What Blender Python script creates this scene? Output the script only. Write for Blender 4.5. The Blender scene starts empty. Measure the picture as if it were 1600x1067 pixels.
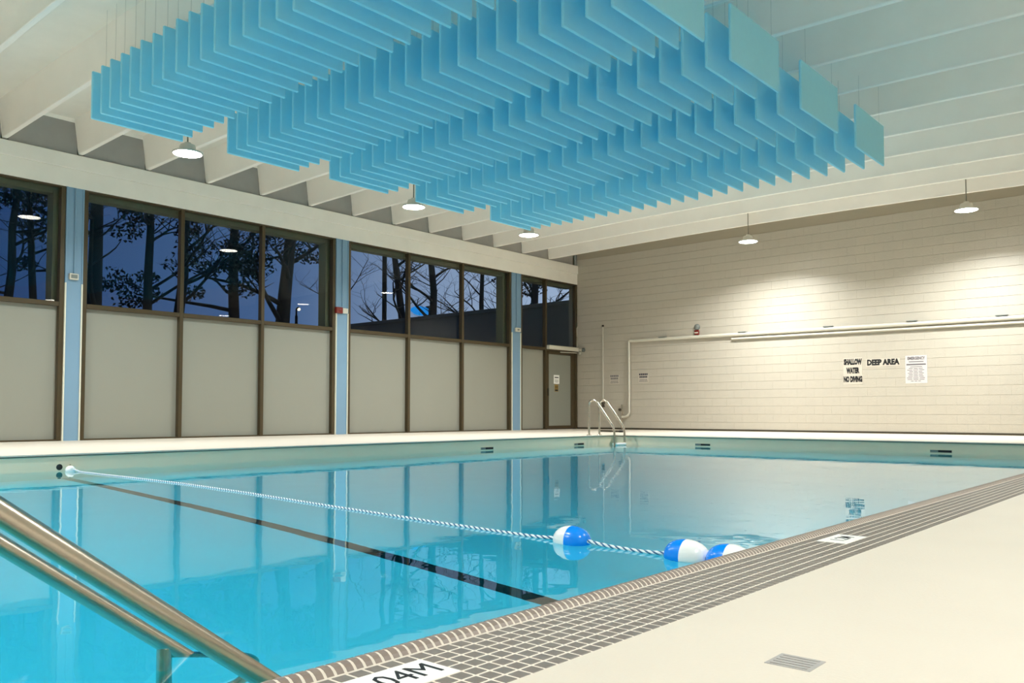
import bpy, math, random
from mathutils import Vector, Matrix

random.seed(7)
scene = bpy.context.scene
COL = scene.collection
PI = math.pi

# ------------------------------------------------------------------ camera
cam_d = bpy.data.cameras.new('camera')
cam_o = bpy.data.objects.new('camera', cam_d)
COL.objects.link(cam_o)
F_PX, YAW, PITCH, ROLL, CY = 1315.0635, .714301786, .0407531408, .00035244, 591.4393
fw = Vector((-math.sin(YAW) * math.cos(PITCH), math.cos(YAW) * math.cos(PITCH), math.sin(PITCH)))
rt = Vector((math.cos(YAW), math.sin(YAW), 0))
up = rt.cross(fw)
rt2 = math.cos(ROLL) * rt + math.sin(ROLL) * up
up2 = -math.sin(ROLL) * rt + math.cos(ROLL) * up
m3 = Matrix((rt2, up2, -fw)).transposed()
cam_o.matrix_world = Matrix.Translation((0, 0, .45)) @ m3.to_4x4()
cam_d.sensor_width = 36
cam_d.lens = F_PX / 1600 * 36
cam_d.shift_y = (CY - 533.5) / 1600
cam_d.clip_start = .02
cam_d.clip_end = 500
scene.camera = cam_o

# ------------------------------------------------------------------ colour, exposure
vs = scene.view_settings
vs.view_transform = 'Standard'
vs.look = 'None'
vs.exposure = 0.0
vs.gamma = 1
vs.use_curve_mapping = False
cy = scene.cycles
cy.max_bounces = 18
cy.diffuse_bounces = 8
cy.glossy_bounces = 5
cy.transmission_bounces = 10
cy.transparent_max_bounces = 16
cy.volume_bounces = 0
cy.sample_clamp_indirect = 6
cy.caustics_refractive = True
cy.caustics_reflective = True
cy.blur_glossy = .5

LAMP_W = 130          # watts of each pendant's light
GLOW = 42             # brightness of the visible lens


def lin(c):
    c = c / 255
    return c / 12.92 if c <= .04045 else ((c + .055) / 1.055) ** 2.4


def rgb(r, g, b):
    return (lin(r), lin(g), lin(b), 1)


# dusk sky: dark blue, paler toward the after-glow along the far wing
w = bpy.data.worlds.new('dusk')
scene.world = w
w.use_nodes = True
nt = w.node_tree
nt.nodes.clear()
tc = nt.nodes.new('ShaderNodeTexCoord')
sx = nt.nodes.new('ShaderNodeSeparateXYZ')
nt.links.new(tc.outputs['Generated'], sx.inputs[0])
rmp = nt.nodes.new('ShaderNodeValToRGB')
nt.links.new(sx.outputs['Y'], rmp.inputs[0])
rmp.color_ramp.elements[0].position = .28
rmp.color_ramp.elements[0].color = rgb(30, 52, 92)
rmp.color_ramp.elements[1].position = .78
rmp.color_ramp.elements[1].color = rgb(140, 156, 184)
e = rmp.color_ramp.elements.new(.56)
e.color = rgb(62, 86, 126)
bg = nt.nodes.new('ShaderNodeBackground')
bg.inputs['Strength'].default_value = 1.6
nt.links.new(rmp.outputs[0], bg.inputs[0])
wo = nt.nodes.new('ShaderNodeOutputWorld')
nt.links.new(bg.outputs[0], wo.inputs[0])


# ------------------------------------------------------------------ materials
def mat(name, color, rough=.6, metal=0.0, noise=0.0, nscale=8.0, bump=0.0, bscale=60.0, spec=.5, emit=None, estr=0.0, stretch=None):
    m = bpy.data.materials.new(name)
    m.use_nodes = True
    t = m.node_tree
    p = t.nodes['Principled BSDF']
    p.inputs['Base Color'].default_value = color
    p.inputs['Roughness'].default_value = rough
    p.inputs['Metallic'].default_value = metal
    p.inputs['Specular IOR Level'].default_value = spec
    if emit:
        p.inputs['Emission Color'].default_value = emit
        p.inputs['Emission Strength'].default_value = estr
    if noise or bump:
        g = t.nodes.new('ShaderNodeNewGeometry')
        src = g.outputs['Position']
        if stretch:
            mp = t.nodes.new('ShaderNodeMapping')
            mp.inputs['Scale'].default_value = stretch
            t.links.new(src, mp.inputs[0])
            src = mp.outputs[0]
    if noise:
        n = t.nodes.new('ShaderNodeTexNoise')
        n.inputs['Scale'].default_value = nscale
        n.inputs['Detail'].default_value = 5
        t.links.new(src, n.inputs['Vector'])
        r = t.nodes.new('ShaderNodeMapRange')
        r.inputs[3].default_value = 1 - noise
        r.inputs[4].default_value = 1 + noise
        t.links.new(n.outputs[0], r.inputs[0])
        mx = t.nodes.new('ShaderNodeVectorMath')
        mx.operation = 'SCALE'
        mx.inputs[0].default_value = color[:3]
        t.links.new(r.outputs[0], mx.inputs['Scale'])
        t.links.new(mx.outputs[0], p.inputs['Base Color'])
    if bump:
        n2 = t.nodes.new('ShaderNodeTexNoise')
        n2.inputs['Scale'].default_value = bscale
        n2.inputs['Detail'].default_value = 4
        t.links.new(src, n2.inputs['Vector'])
        b = t.nodes.new('ShaderNodeBump')
        b.inputs['Strength'].default_value = bump
        b.inputs['Distance'].default_value = .01
        t.links.new(n2.outputs[0], b.inputs['Height'])
        t.links.new(b.outputs[0], p.inputs['Normal'])
    return m


M = {}
M['concrete'] = mat('painted_concrete', rgb(238, 235, 226), .75, noise=.06, nscale=3, bump=.15, bscale=30)
M['stem'] = mat('painted_precast', rgb(250, 246, 239), .7, noise=.05, nscale=2, bump=.1, bscale=20)
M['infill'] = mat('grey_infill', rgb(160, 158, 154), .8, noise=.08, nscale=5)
M['block'] = mat('painted_block', rgb(190, 183, 169), .36, noise=.04, nscale=6, bump=.35, bscale=45)
M['mortar'] = mat('mortar', rgb(172, 163, 145), .85)
M['deck'] = mat('deck_coating', rgb(215, 205, 190), .5, noise=.05, nscale=2.2, bump=.12, bscale=120)
M['edgeshadow'] = mat('deck_edge_shadow', rgb(120, 112, 96), .7)  # dark tone of the painted shadow line under the deck slab
M['plaster'] = mat('pool_plaster', rgb(244, 224, 194), .7, noise=.04, nscale=3)
M['poolfloor'] = mat('pool_floor', rgb(248, 250, 250), .7, noise=.03, nscale=2)
M['lane'] = mat('black_line', rgb(22, 28, 30), .6)
M['tile'] = mat('grey_tile', rgb(122, 114, 106), .45, noise=.12, nscale=40)
M['nosing'] = mat('brown_grey_tile', rgb(138, 124, 114), .4, noise=.12, nscale=40)
M['grout'] = mat('grout', rgb(222, 212, 198), .8)
M['white'] = mat('white_plastic', rgb(244, 244, 240), .35)
M['sign'] = mat('sign_white', rgb(204, 196, 182), .4)
M['sheet'] = mat('sheet_white', rgb(212, 206, 204), .4)
M['black'] = mat('black_print', rgb(24, 24, 26), .5)
M['greyprint'] = mat('grey_print', rgb(112, 108, 112), .5)
M['navyprint'] = mat('navy_print', rgb(40, 40, 62), .5)
M['bronze'] = mat('bronze_frame', rgb(78, 66, 44), .42, metal=.25, noise=.08, nscale=6)
M['frost'] = mat('frosted_panel', rgb(150, 150, 139), .38, noise=.02, nscale=2)
M['doorpanel'] = mat('door_panel', rgb(140, 142, 132), .38)
M['blue'] = mat('blue_paint', rgb(124, 158, 184), .5, noise=.03, nscale=5)
M['cream'] = mat('cream_trim', rgb(226, 224, 206), .5)
M['baffle'] = mat('blue_baffle_fabric', rgb(166, 234, 255), .8, noise=.03, nscale=14, bump=.1, bscale=200)
M['wire'] = mat('wire', rgb(170, 172, 168), .5)
M['rod'] = mat('lamp_rod', rgb(128, 126, 112), .5)
M['lampbody'] = mat('lamp_body', rgb(205, 204, 196), .4)
M['lens'] = mat('lit_lens', rgb(255, 252, 244), .4, emit=rgb(255, 250, 238), estr=GLOW)
M['steel'] = mat('brushed_steel', rgb(196, 186, 172), .24, metal=1, noise=.05, nscale=4, bump=.05, bscale=300, stretch=(1, 1, 1))
M['ball_w'] = mat('white_float', rgb(248, 248, 246), .25)
M['ball_b'] = mat('blue_float', rgb(0, 142, 255), .22)
M['rope_w'] = mat('white_strand', rgb(240, 246, 248), .6)
M['rope_b'] = mat('blue_strand', rgb(70, 112, 150), .6)
M['dark'] = mat('dark_opening', rgb(22, 26, 28), .6)
M['grate'] = mat('grate', rgb(120, 126, 122), .5)
M['drain'] = mat('grey_plate', rgb(168, 164, 160), .5, noise=.1, nscale=60)
M['red'] = mat('red_paint', rgb(120, 34, 26), .4)
M['pipe'] = mat('white_pipe', rgb(212, 208, 194), .45)
M['darkmetal'] = mat('dark_metal', rgb(70, 64, 50), .5, metal=.3)
M['yellow'] = mat('yellow_label', rgb(150, 122, 60), .5)
M['bark'] = mat('bark', rgb(44, 50, 48), .9, noise=.2, nscale=10)
M['leaf'] = mat('pine_needles', rgb(26, 46, 44), .9, noise=.3, nscale=4)
M['wing'] = mat('outer_wall', rgb(150, 144, 124), .8, noise=.05, nscale=3)
M['reveal'] = mat('outer_reveal', rgb(120, 118, 96), .8, noise=.06, nscale=4)
M['ground'] = mat('dark_ground', rgb(50, 58, 52), .95, noise=.2, nscale=1)
M['globe'] = mat('lit_globe', rgb(255, 244, 214), .4, emit=rgb(255, 236, 196), estr=2.5)
M['sign_blue'] = mat('lit_blue_sign', rgb(40, 160, 240), .4, emit=rgb(20, 150, 245), estr=.8)
M['brick'] = mat('red_brown_box', rgb(96, 60, 56), .8)


def glass_material():
    m = bpy.data.materials.new('window_glass')
    m.use_nodes = True
    t = m.node_tree
    t.nodes.clear()
    o = t.nodes.new('ShaderNodeOutputMaterial')
    mix = t.nodes.new('ShaderNodeMixShader')
    f = t.nodes.new('ShaderNodeFresnel')
    f.inputs[0].default_value = 1.4
    tr = t.nodes.new('ShaderNodeBsdfTransparent')
    tr.inputs[0].default_value = (.86, .89, .88, 1)
    g = t.nodes.new('ShaderNodeBsdfGlossy')
    g.inputs['Roughness'].default_value = 0.0
    ge = t.nodes.new('ShaderNodeNewGeometry')
    fr = t.nodes.new('ShaderNodeMath')
    fr.operation = 'SUBTRACT'
    fr.inputs[0].default_value = 1
    t.links.new(ge.outputs['Backfacing'], fr.inputs[1])
    fm = t.nodes.new('ShaderNodeMath')
    fm.operation = 'MULTIPLY'
    t.links.new(f.outputs[0], fm.inputs[0])
    t.links.new(fr.outputs[0], fm.inputs[1])
    t.links.new(fm.outputs[0], mix.inputs[0])
    t.links.new(tr.outputs[0], mix.inputs[1])
    t.links.new(g.outputs[0], mix.inputs[2])
    t.links.new(mix.outputs[0], o.inputs[0])
    return m


M['glass'] = glass_material()


def water_material():
    m = bpy.data.materials.new('pool_water')
    m.use_nodes = True
    t = m.node_tree
    t.nodes.clear()
    o = t.nodes.new('ShaderNodeOutputMaterial')
    g = t.nodes.new('ShaderNodeBsdfGlass')
    g.inputs['IOR'].default_value = 1.33
    g.inputs['Roughness'].default_value = 0.0
    g.inputs['Color'].default_value = (1, 1, 1, 1)
    geo = t.nodes.new('ShaderNodeNewGeometry')
    mp = t.nodes.new('ShaderNodeMapping')
    mp.inputs['Rotation'].default_value = (0, 0, .5)
    mp.inputs['Scale'].default_value = (1.0, 1.0, 1.0)
    t.links.new(geo.outputs['Position'], mp.inputs[0])
    n1 = t.nodes.new('ShaderNodeTexNoise')
    n1.inputs['Scale'].default_value = 2.2
    n1.inputs['Detail'].default_value = 2
    n2 = t.nodes.new('ShaderNodeTexNoise')
    n2.inputs['Scale'].default_value = 9
    n2.inputs['Detail'].default_value = 1
    t.links.new(mp.outputs[0], n1.inputs['Vector'])
    t.links.new(mp.outputs[0], n2.inputs['Vector'])
    ad = t.nodes.new('ShaderNodeMath')
    ad.operation = 'MULTIPLY_ADD'
    ad.inputs[1].default_value = .18
    t.links.new(n2.outputs[0], ad.inputs[0])
    t.links.new(n1.outputs[0], ad.inputs[2])
    b = t.nodes.new('ShaderNodeBump')
    b.inputs['Strength'].default_value = .2
    b.inputs['Distance'].default_value = .008
    t.links.new(ad.outputs[0], b.inputs['Height'])
    t.links.new(b.outputs[0], g.inputs['Normal'])
    va = t.nodes.new('ShaderNodeVolumeAbsorption')
    va.inputs['Color'].default_value = (.13, .912, .99, 1)
    va.inputs['Density'].default_value = .75
    t.links.new(g.outputs[0], o.inputs['Surface'])
    t.links.new(va.outputs[0], o.inputs['Volume'])
    return m


M['water'] = water_material()


# ------------------------------------------------------------------ mesh builder
class MB:
    def __init__(s):
        s.v, s.f, s.mi, s.mats, s.smooth = [], [], [], [], []

    def slot(s, m):
        if m not in s.mats:
            s.mats.append(m)
        return s.mats.index(m)

    def add(s, vs_, fs, m, smooth=False):
        o = len(s.v)
        s.v += [tuple(v) for v in vs_]
        k = s.slot(m)
        for f in fs:
            s.f.append(tuple(i + o for i in f))
            s.mi.append(k)
            s.smooth.append(smooth)
        return s

    def box(s, a, b, m, ch=0.0):
        x0, y0, z0 = a
        x1, y1, z1 = b
        if ch <= 0:
            v = [(x0, y0, z0), (x1, y0, z0), (x1, y1, z0), (x0, y1, z0), (x0, y0, z1), (x1, y0, z1), (x1, y1, z1), (x0, y1, z1)]
            f = [(0, 3, 2, 1), (4, 5, 6, 7), (0, 1, 5, 4), (1, 2, 6, 5), (2, 3, 7, 6), (3, 0, 4, 7)]
            return s.add(v, f, m)
        # chamfered on all twelve edges
        v, f = [], []
        c = ch
        P = {}
        for ix, X in enumerate((x0, x1)):
            for iy, Y in enumerate((y0, y1)):
                for iz, Z in enumerate((z0, z1)):
                    dx, dy, dz = (c, -c)[ix], (c, -c)[iy], (c, -c)[iz]
                    P[ix, iy, iz] = (len(v), len(v) + 1, len(v) + 2)
                    v += [(X, Y + dy, Z + dz), (X + dx, Y, Z + dz), (X + dx, Y + dy, Z)]
        q = lambda *k: f.append(tuple(P[a][b_] for a, b_ in k))
        for i in (0, 1):
            o = [((i, 0, 0), 0), ((i, 1, 0), 0), ((i, 1, 1), 0), ((i, 0, 1), 0)]
            q(*(o if i else o[::-1]))
            o = [((0, i, 0), 1), ((1, i, 0), 1), ((1, i, 1), 1), ((0, i, 1), 1)]
            q(*(o[::-1] if i else o))
            o = [((0, 0, i), 2), ((1, 0, i), 2), ((1, 1, i), 2), ((0, 1, i), 2)]
            q(*(o if i else o[::-1]))
        for i in (0, 1):
            for j in (0, 1):
                o = [((i, j, 0), 0), ((i, j, 0), 1), ((i, j, 1), 1), ((i, j, 1), 0)]
                q(*(o if (i + j) % 2 == 0 else o[::-1])[::-1])
                o = [((i, 0, j), 0), ((i, 0, j), 2), ((i, 1, j), 2), ((i, 1, j), 0)]
                q(*(o if (i + j) % 2 == 0 else o[::-1]))
                o = [((0, i, j), 1), ((0, i, j), 2), ((1, i, j), 2), ((1, i, j), 1)]
                q(*(o if (i + j) % 2 == 0 else o[::-1])[::-1])
        for k in P:
            t3 = ((k, 0), (k, 1), (k, 2))
            q(*(t3 if sum(k) % 2 else t3[::-1]))
        return s.add(v, f, m)

    def tube(s, pts, r, m, n=12, caps=True, rr=None):
        pts = [Vector(p) for p in pts]
        v, f = [], []
        prev = None
        for i, p in enumerate(pts):
            d = (pts[min(i + 1, len(pts) - 1)] - pts[max(i - 1, 0)]).normalized()
            if prev is None:
                a = Vector((0, 0, 1)) if abs(d.z) < .9 else Vector((1, 0, 0))
                u = d.cross(a).normalized()
            else:
                u = (prev - d * prev.dot(d)).normalized()
            prev = u
            w_ = d.cross(u)
            R = rr[i] if rr else r
            for k in range(n):
                t = 2 * PI * k / n
                v.append(p + R * (math.cos(t) * u + math.sin(t) * w_))
        for i in range(len(pts) - 1):
            for k in range(n):
                a, b = i * n + k, i * n + (k + 1) % n
                f.append((a, b, b + n, a + n))
        s.add(v, f, m, True)
        if caps:
            s.add(v[:n], [tuple(range(n))[::-1]], m)
            s.add(v[-n:], [tuple(range(n))], m)
        return s

    def lathe(s, prof, m, n=24, origin=(0, 0, 0), axis='Z', smooth=True):
        v, f = [], []
        for (r, h) in prof:
            for k in range(n):
                t = 2 * PI * k / n
                c, q = r * math.cos(t), r * math.sin(t)
                p = (c, q, h) if axis == 'Z' else ((h, c, q) if axis == 'X' else (q, h, c))
                v.append((p[0] + origin[0], p[1] + origin[1], p[2] + origin[2]))
        for i in range(len(prof) - 1):
            for k in range(n):
                a, b = i * n + k, i * n + (k + 1) % n
                f.append((a, b, b + n, a + n))
        return s.add(v, f, m, smooth)

    def mesh(s, name):
        me = bpy.data.meshes.new(name)
        me.from_pydata(s.v, [], s.f)
        for m in s.mats:
            me.materials.append(m)
        me.polygons.foreach_set('material_index', s.mi)
        me.polygons.foreach_set('use_smooth', s.smooth)
        me.update()
        return me

    def obj(s, name, parent=None, loc=(0, 0, 0)):
        o = bpy.data.objects.new(name, s.mesh(name))
        COL.objects.link(o)
        o.location = loc
        if parent:
            o.parent = parent
        return o


def tag(o, label=None, cat=None, group=None, kind=None):
    if label:
        o['label'] = label
    if cat:
        o['category'] = cat
    if group:
        o['group'] = group
    if kind:
        o['kind'] = kind
    return o


def thing(name, loc, label, cat, group=None, rz=0):
    o = bpy.data.objects.new(name, None)
    COL.objects.link(o)
    o.location = loc
    o.rotation_euler = (0, 0, rz)
    return tag(o, label, cat, group)


def struct(name, mb, label, parent=None):
    o = mb.obj(name, parent)
    return tag(o, label, None, None, 'structure')


def link_copy(me, name, parent, loc=(0, 0, 0)):
    o = bpy.data.objects.new(name, me)
    COL.objects.link(o)
    o.parent = parent
    o.location = loc
    return o


def text_mesh(body, size, m, name, sx_=1.0, bold=.0, depth=.0008, align='CENTER'):
    c = bpy.data.curves.new(name, 'FONT')
    c.body = body
    c.size = size
    c.align_x = align
    c.align_y = 'CENTER'
    c.extrude = depth
    c.offset = bold
    c.resolution_u = 2
    o = bpy.data.objects.new(name, c)
    COL.objects.link(o)
    dg = bpy.context.evaluated_depsgraph_get()
    me = bpy.data.meshes.new_from_object(o.evaluated_get(dg))
    bpy.data.objects.remove(o)
    bpy.data.curves.remove(c)
    for v in me.vertices:
        v.co.x *= sx_
    me.materials.clear()
    me.materials.append(m)
    return me


# ------------------------------------------------------------------ dimensions
XW, YW = -14.303, 19.352          # window wall, far wall
XR, YN = 2.6, -5.0                # unseen right wall, near wall
XPL, YPL = -9.8, 14.5             # far-left pool corner
XCI, XCO = -1.245, -.938          # tiled coping: pool edge, deck edge
YPN = -.75                        # near end of the pool
ZWAT, ZBOT = -.19, -1.25
ZST, ZFL = 4.68, 5.25             # bottom of the ribs, underside of the roof slab
ZHEAD, ZTR = 4.177, 2.237

# ------------------------------------------------------------------ floor
b = MB()
T = .016
ov = .025                          # the deck edge overhangs the pool wall
for (x0, y0, x1, y1) in ((XW - .3, YN, XPL + ov, YW), (XPL + ov, YPL - ov, XCI, YW), (XCO, YN, XR, YW), (XCI, YPL - ov, XCO, YW), (XPL + ov, YN, XCO, YPN + ov)):
    b.box((x0, y0, -T), (x1, y1, 0), M['deck'])
floor = struct('floor', b, 'cream coated concrete deck around the pool')

b = MB()
b.box((XPL - .25, YPN - .25, ZBOT - .2), (XCO + .05, YPL + .25, ZBOT), M['poolfloor'])
for (x0, y0, x1, y1) in ((XPL - .25, YPN - .25, XPL, YPL + .25), (XCI + .02, YPN - .25, XCO + .04, YPL + .25), (XPL, YPL, XCI + .02, YPL + .25), (XPL, YPN - .25, XCI + .02, YPN)):
    b.box((x0, y0, ZBOT), (x1, y1, -T), M['plaster'])
basin = struct('pool_basin', b, 'pale plastered pool walls and floor')
b = MB()
lx0, lx1 = XPL, XCI + .02
ln = [(lx0, 3.76), (lx1, 2.98), (lx1, 3.09), (lx0, 3.87)]
b.add([(x, y, ZBOT + .004) for x, y in ln] + [(x, y, ZBOT - .01) for x, y in ln], [(0, 1, 2, 3), (0, 4, 5, 1), (1, 5, 6, 2), (2, 6, 7, 3), (3, 7, 4, 0)], M['lane'])
tag(b.obj('floor_line', basin), 'black line across the pool floor')
# dark strip painted in as the shadow line below the deck edge
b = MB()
b.box((XPL - .002, YPN, -T - .012), (XPL + .012, YPL, -T), M['edgeshadow'])
b.box((XPL, YPL - .012, -T - .012), (XCI, YPL + .002, -T), M['edgeshadow'])
b.obj('edge_shadow_strip', basin)
# entry steps between the two handrails
for k in range(4):
    b = MB()
    b.box((-2.25, YPN, ZBOT), (XCI + .02, YPN + .28 + .27 * k, -.42 - .21 * k), M['plaster'], .01)
    b.obj('step', basin)

# ------------------------------------------------------------------ water
b = MB()
wx0, wx1, wy0, wy1, wz = XPL - .03, XCI + .05, YPN - .03, YPL + .03, ZBOT - .05
b.add([(wx0, wy0, ZWAT), (wx1, wy0, ZWAT), (wx1, wy1, ZWAT), (wx0, wy1, ZWAT)], [(0, 1, 2, 3)], M['water'], True)
b.add([(wx0, wy0, wz), (wx1, wy0, wz), (wx1, wy1, wz), (wx0, wy1, wz), (wx0, wy0, ZWAT), (wx1, wy0, ZWAT), (wx1, wy1, ZWAT), (wx0, wy1, ZWAT)],
      [(0, 3, 2, 1), (0, 1, 5, 4), (1, 2, 6, 5), (2, 3, 7, 6), (3, 0, 4, 7)], M['water'])
water = tag(b.obj('pool_water'), 'calm turquoise pool water filling the basin', 'water', None, 'stuff')

# ------------------------------------------------------------------ coping of small tiles
TP, TPX = .0357, .035
b = MB()
b.box((XCI + .045, YPN, -.05), (XCO, YPL, -.0012), M['grout'])
LIP = [(-1.1865, .0), (-1.192, .0065), (-1.199, .0112), (-1.208, .0135), (-1.219, .0118), (-1.229, .0058), (-1.236, -.005), (-1.239, -.030)]
prof = [(-1.181, -.0008)] + [(x + .0004, z - .0009) for x, z in LIP]
coping = struct('pool_coping', b, 'brown grey mosaic tile edging with pale grout along the near pool edge')
b = MB()
n = len(prof)
pv = [(x, YPN, z) for x, z in prof] + [(x, YPL, z) for x, z in prof]
b.add(pv, [(i + 1, i, i + n, i + n + 1) for i in range(n - 1)], M['grout'], True)
b.obj('nosing_grout', coping)


def tile_geo(mb, x0, y0, x1, y1, z, m, g=.0064, c=.0012):
    x0 += g / 2
    y0 += g / 2
    x1 -= g / 2
    y1 -= g / 2
    v = [(x0, y0, z - .004), (x1, y0, z - .004), (x1, y1, z - .004), (x0, y1, z - .004),
         (x0, y0, z - c), (x1, y0, z - c), (x1, y1, z - c), (x0, y1, z - c),
         (x0 + c, y0 + c, z), (x1 - c, y0 + c, z), (x1 - c, y1 - c, z), (x0 + c, y1 - c, z)]
    f = [(8, 9, 10, 11)]
    for i in range(4):
        j = (i + 1) % 4
        f += [(i, j, 4 + j, 4 + i), (4 + i, 4 + j, 8 + j, 8 + i)]
    mb.add(v, f, m)


tmb = MB()
tile_geo(tmb, 0, 0, TPX, TP, 0, M['tile'])
tile_me = tmb.mesh('tile')


def nosing_geo(mb, y0, m, L=.0213, g=.0064):
    y1 = y0 + L - g
    P = list(LIP)
    k = len(P)
    v = [(x, y0, z) for x, z in P] + [(x, y1, z) for x, z in P]
    v += [(P[0][0], y0, -.004), (P[0][0], y1, -.004), (P[-1][0] + .01, y0, -.03), (P[-1][0] + .01, y1, -.03)]
    f = [(i, i + 1, i + 1 + k, i + k) for i in range(k - 1)]
    f += [tuple([2 * k] + list(range(k - 1, -1, -1))[::-1] + [2 * k + 2])[::-1], tuple([2 * k + 1] + list(range(k, 2 * k)) + [2 * k + 3])]
    mb.add(v, f, m, False)


nmb = MB()
nosing_geo(nmb, 0, M['nosing'])
nosing_me = nmb.mesh('nosing_tile')
markers_y = ((1.068 - 6 * TP, 1.068), (1.068 + 53 * TP, 1.068 + 59 * TP))
rest = MB()
count = 0
row = math.floor((.60 - 1.068) / TP)
k = row
while 1.068 + k * TP < YPL - TP:
    y = 1.068 + k * TP
    for j in range(7):
        x = -1.183 + j * TPX
        if 1 <= j <= 3 and any(a - 1e-4 <= y + 1e-5 < bb - 1e-4 for a, bb in markers_y):
            continue
        if y > .6 and count < 300:
            link_copy(tile_me, 'tile', coping, (x, y, 0))
            count += 1
        else:
            tile_geo(rest, x, y, x + TPX, y + TP, 0, M['tile'])
    k += 1
y = YPN
while y < row * TP + 1.068 - TP:
    for j in range(7):
        tile_geo(rest, -1.183 + j * TPX, y, -1.183 + (j + 1) * TPX, y + TP, 0, M['tile'])
    y += TP
tag(rest.obj('far_tiles', coping), None, None, None, 'stuff')
rest = MB()
count = 0
y = YPN
while y < YPL - .03:
    if y > .72 and count < 300:
        link_copy(nosing_me, 'nosing_tile', coping, (0, y, 0))
        count += 1
    else:
        nosing_geo(rest, y, M['nosing'])
    y += .0213
tag(rest.obj('far_nosing_tiles', coping), None, None, None, 'stuff')

# depth markers
for (a, bb), txt, lab in ((markers_y[0], '1.04M', 'white depth marker tile with large black figures set in the near tiles'),
                          (markers_y[1], '1.2M', 'small white depth marker tile farther along the tiled edge')):
    t = thing('depth_marker', (-1.148 + 1.5 * TPX, (a + bb) / 2, 0), lab, 'marker')
    q = MB()
    q.box((-1.5 * TPX + .001, -(bb - a) / 2 + .001, -.004), (1.5 * TPX - .001, (bb - a) / 2 - .001, .0006), M['white'], .0008)
    q.obj('marker_tile', t)
    me = text_mesh(txt, .086 if txt == '1.04M' else .07, M['black'], 'figures', .86 if txt == '1.04M' else .9, .0001, .0003)
    o = link_copy(me, 'figures', t, (.002, .003, .0008))
    o.rotation_euler = (0, 0, PI / 2)

# grey plate in the deck
t = thing('deck_plate', (-.622, 1.498, 0), 'small grey square drain plate set in the pale deck', 'drain')
q = MB()
q.box((-.042, -.039, -.003), (.042, .039, .0012), M['drain'], .001)
q.obj('plate', t)
for k in range(5):
    q = MB()
    q.box((-.034, -.032 + k * .0145, .0012), (.034, -.026 + k * .0145, .0022), M['drain'], .0004)
    q.obj('rib', t)

# ------------------------------------------------------------------ far wall of painted block
b = MB()
b.box((XW - .3, YW, 0), (XR, YW + .25, ZFL), M['mortar'])
wall_far = struct('wall_far', b, 'cream painted block wall at the far end')
BH, BL = .2, .4


def block_geo(mb, x0, x1, z0, z1, yo):
    # face with a small bevel along the bed joints and a hairline at the ends
    e, g = .0004, .0018
    prof_ = [(yo + .002, z0 + g), (yo - .0095, z0 + g), (yo - .012, z0 + g + .0026), (yo - .012, z1 - g - .0026), (yo - .0095, z1 - g), (yo + .002, z1 - g)]
    v_ = [(x0 + e, a, c) for a, c in prof_] + [(x1 - e, a, c) for a, c in prof_]
    f_ = [(i_, i_ + 6, i_ + 7, i_ + 1) for i_ in range(5)] + [tuple(range(6)), tuple(range(6, 12))[::-1]]
    mb.add(v_, f_, M['block'])


bm_me = MB()
block_geo(bm_me, 0, BL, 0, BH, 0)
block_me = bm_me.mesh('block')
blocks = []
for c in range(24):
    z = .02 + c * BH
    x = XW + .01 - (BL / 2 if c % 2 else 0)
    while x < XR - .01:
        blocks.append((x, z))
        x += BL
near = sorted(blocks, key=lambda p: (p[0] + 2.9) ** 2 * .35 + (p[1] - 1.6) ** 2 * 1.6 if -14 < p[0] < -2.75 else 1e6)[:300]
nearset = set(near)
rest = MB()
for (x, z) in blocks:
    if (x, z) in nearset:
        link_copy(block_me, 'block', wall_far, (x, YW, z))
    else:
        x0, x1 = max(x, XW), min(x + BL, XR)
        if x1 - x0 > .03:
            block_geo(rest, x0, x1, z, min(z + BH, ZFL), YW)
tag(rest.obj('other_blocks', wall_far), None, None, None, 'stuff')
b = MB()
b.box((XW, YW - .03, 0), (XR, YW - .011, .045), M['darkmetal'], .004)
struct('baseboard_far', b, 'thin dark base strip at the foot of the far wall')

# unseen right and near walls
b = MB()
b.box((XR, YN, 0), (XR + .25, YW, ZFL), M['block'])
struct('wall_right', b, 'plain cream block wall on the deck side')
b = MB()
b.box((XW - .3, YN - .25, 0), (XR, YN, ZFL), M['block'])
struct('wall_near', b, 'plain cream block wall behind the near deck')


# ------------------------------------------------------------------ ceiling: slab with precast ribs
def camber(x):
    t = max(0, min(1, (x - XW) / 13.2))
    return .09 * math.sin(PI * t)


b = MB()
b.box((XW - .4, YN - .25, ZFL), (XR + .25, YW + .25, ZFL + .2), M['concrete'])
ceiling = struct('ceiling', b, 'off-white precast concrete roof with deep ribs')
xs = [XW - .02 + (XR - XW) * i / 16 for i in range(17)]
kk = -8
while True:
    yc = 4.56 + 1.127 * kk
    if yc > YW - .2:
        break
    if yc > YN + .1:
        q = MB()
        v, f = [], []
        for x in xs:
            z = ZST + camber(x)
            v += [(x, yc - .115, ZFL + .02), (x, yc - .038, z + .008), (x, yc - .030, z), (x, yc + .030, z), (x, yc + .038, z + .008), (x, yc + .115, ZFL + .02)]
        for i in range(len(xs) - 1):
            for j in range(5):
                a = i * 6 + j
                f.append((a, a + 6, a + 7, a + 1))
        f += [tuple(range(6)), tuple(len(v) - 6 + i for i in range(6))[::-1]]
        q.add(v, f, M['stem'])
        q.obj('rib', ceiling)
    kk += 1
RIBS = [4.56 + 1.127 * k for k in range(-8, 14)]

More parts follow.
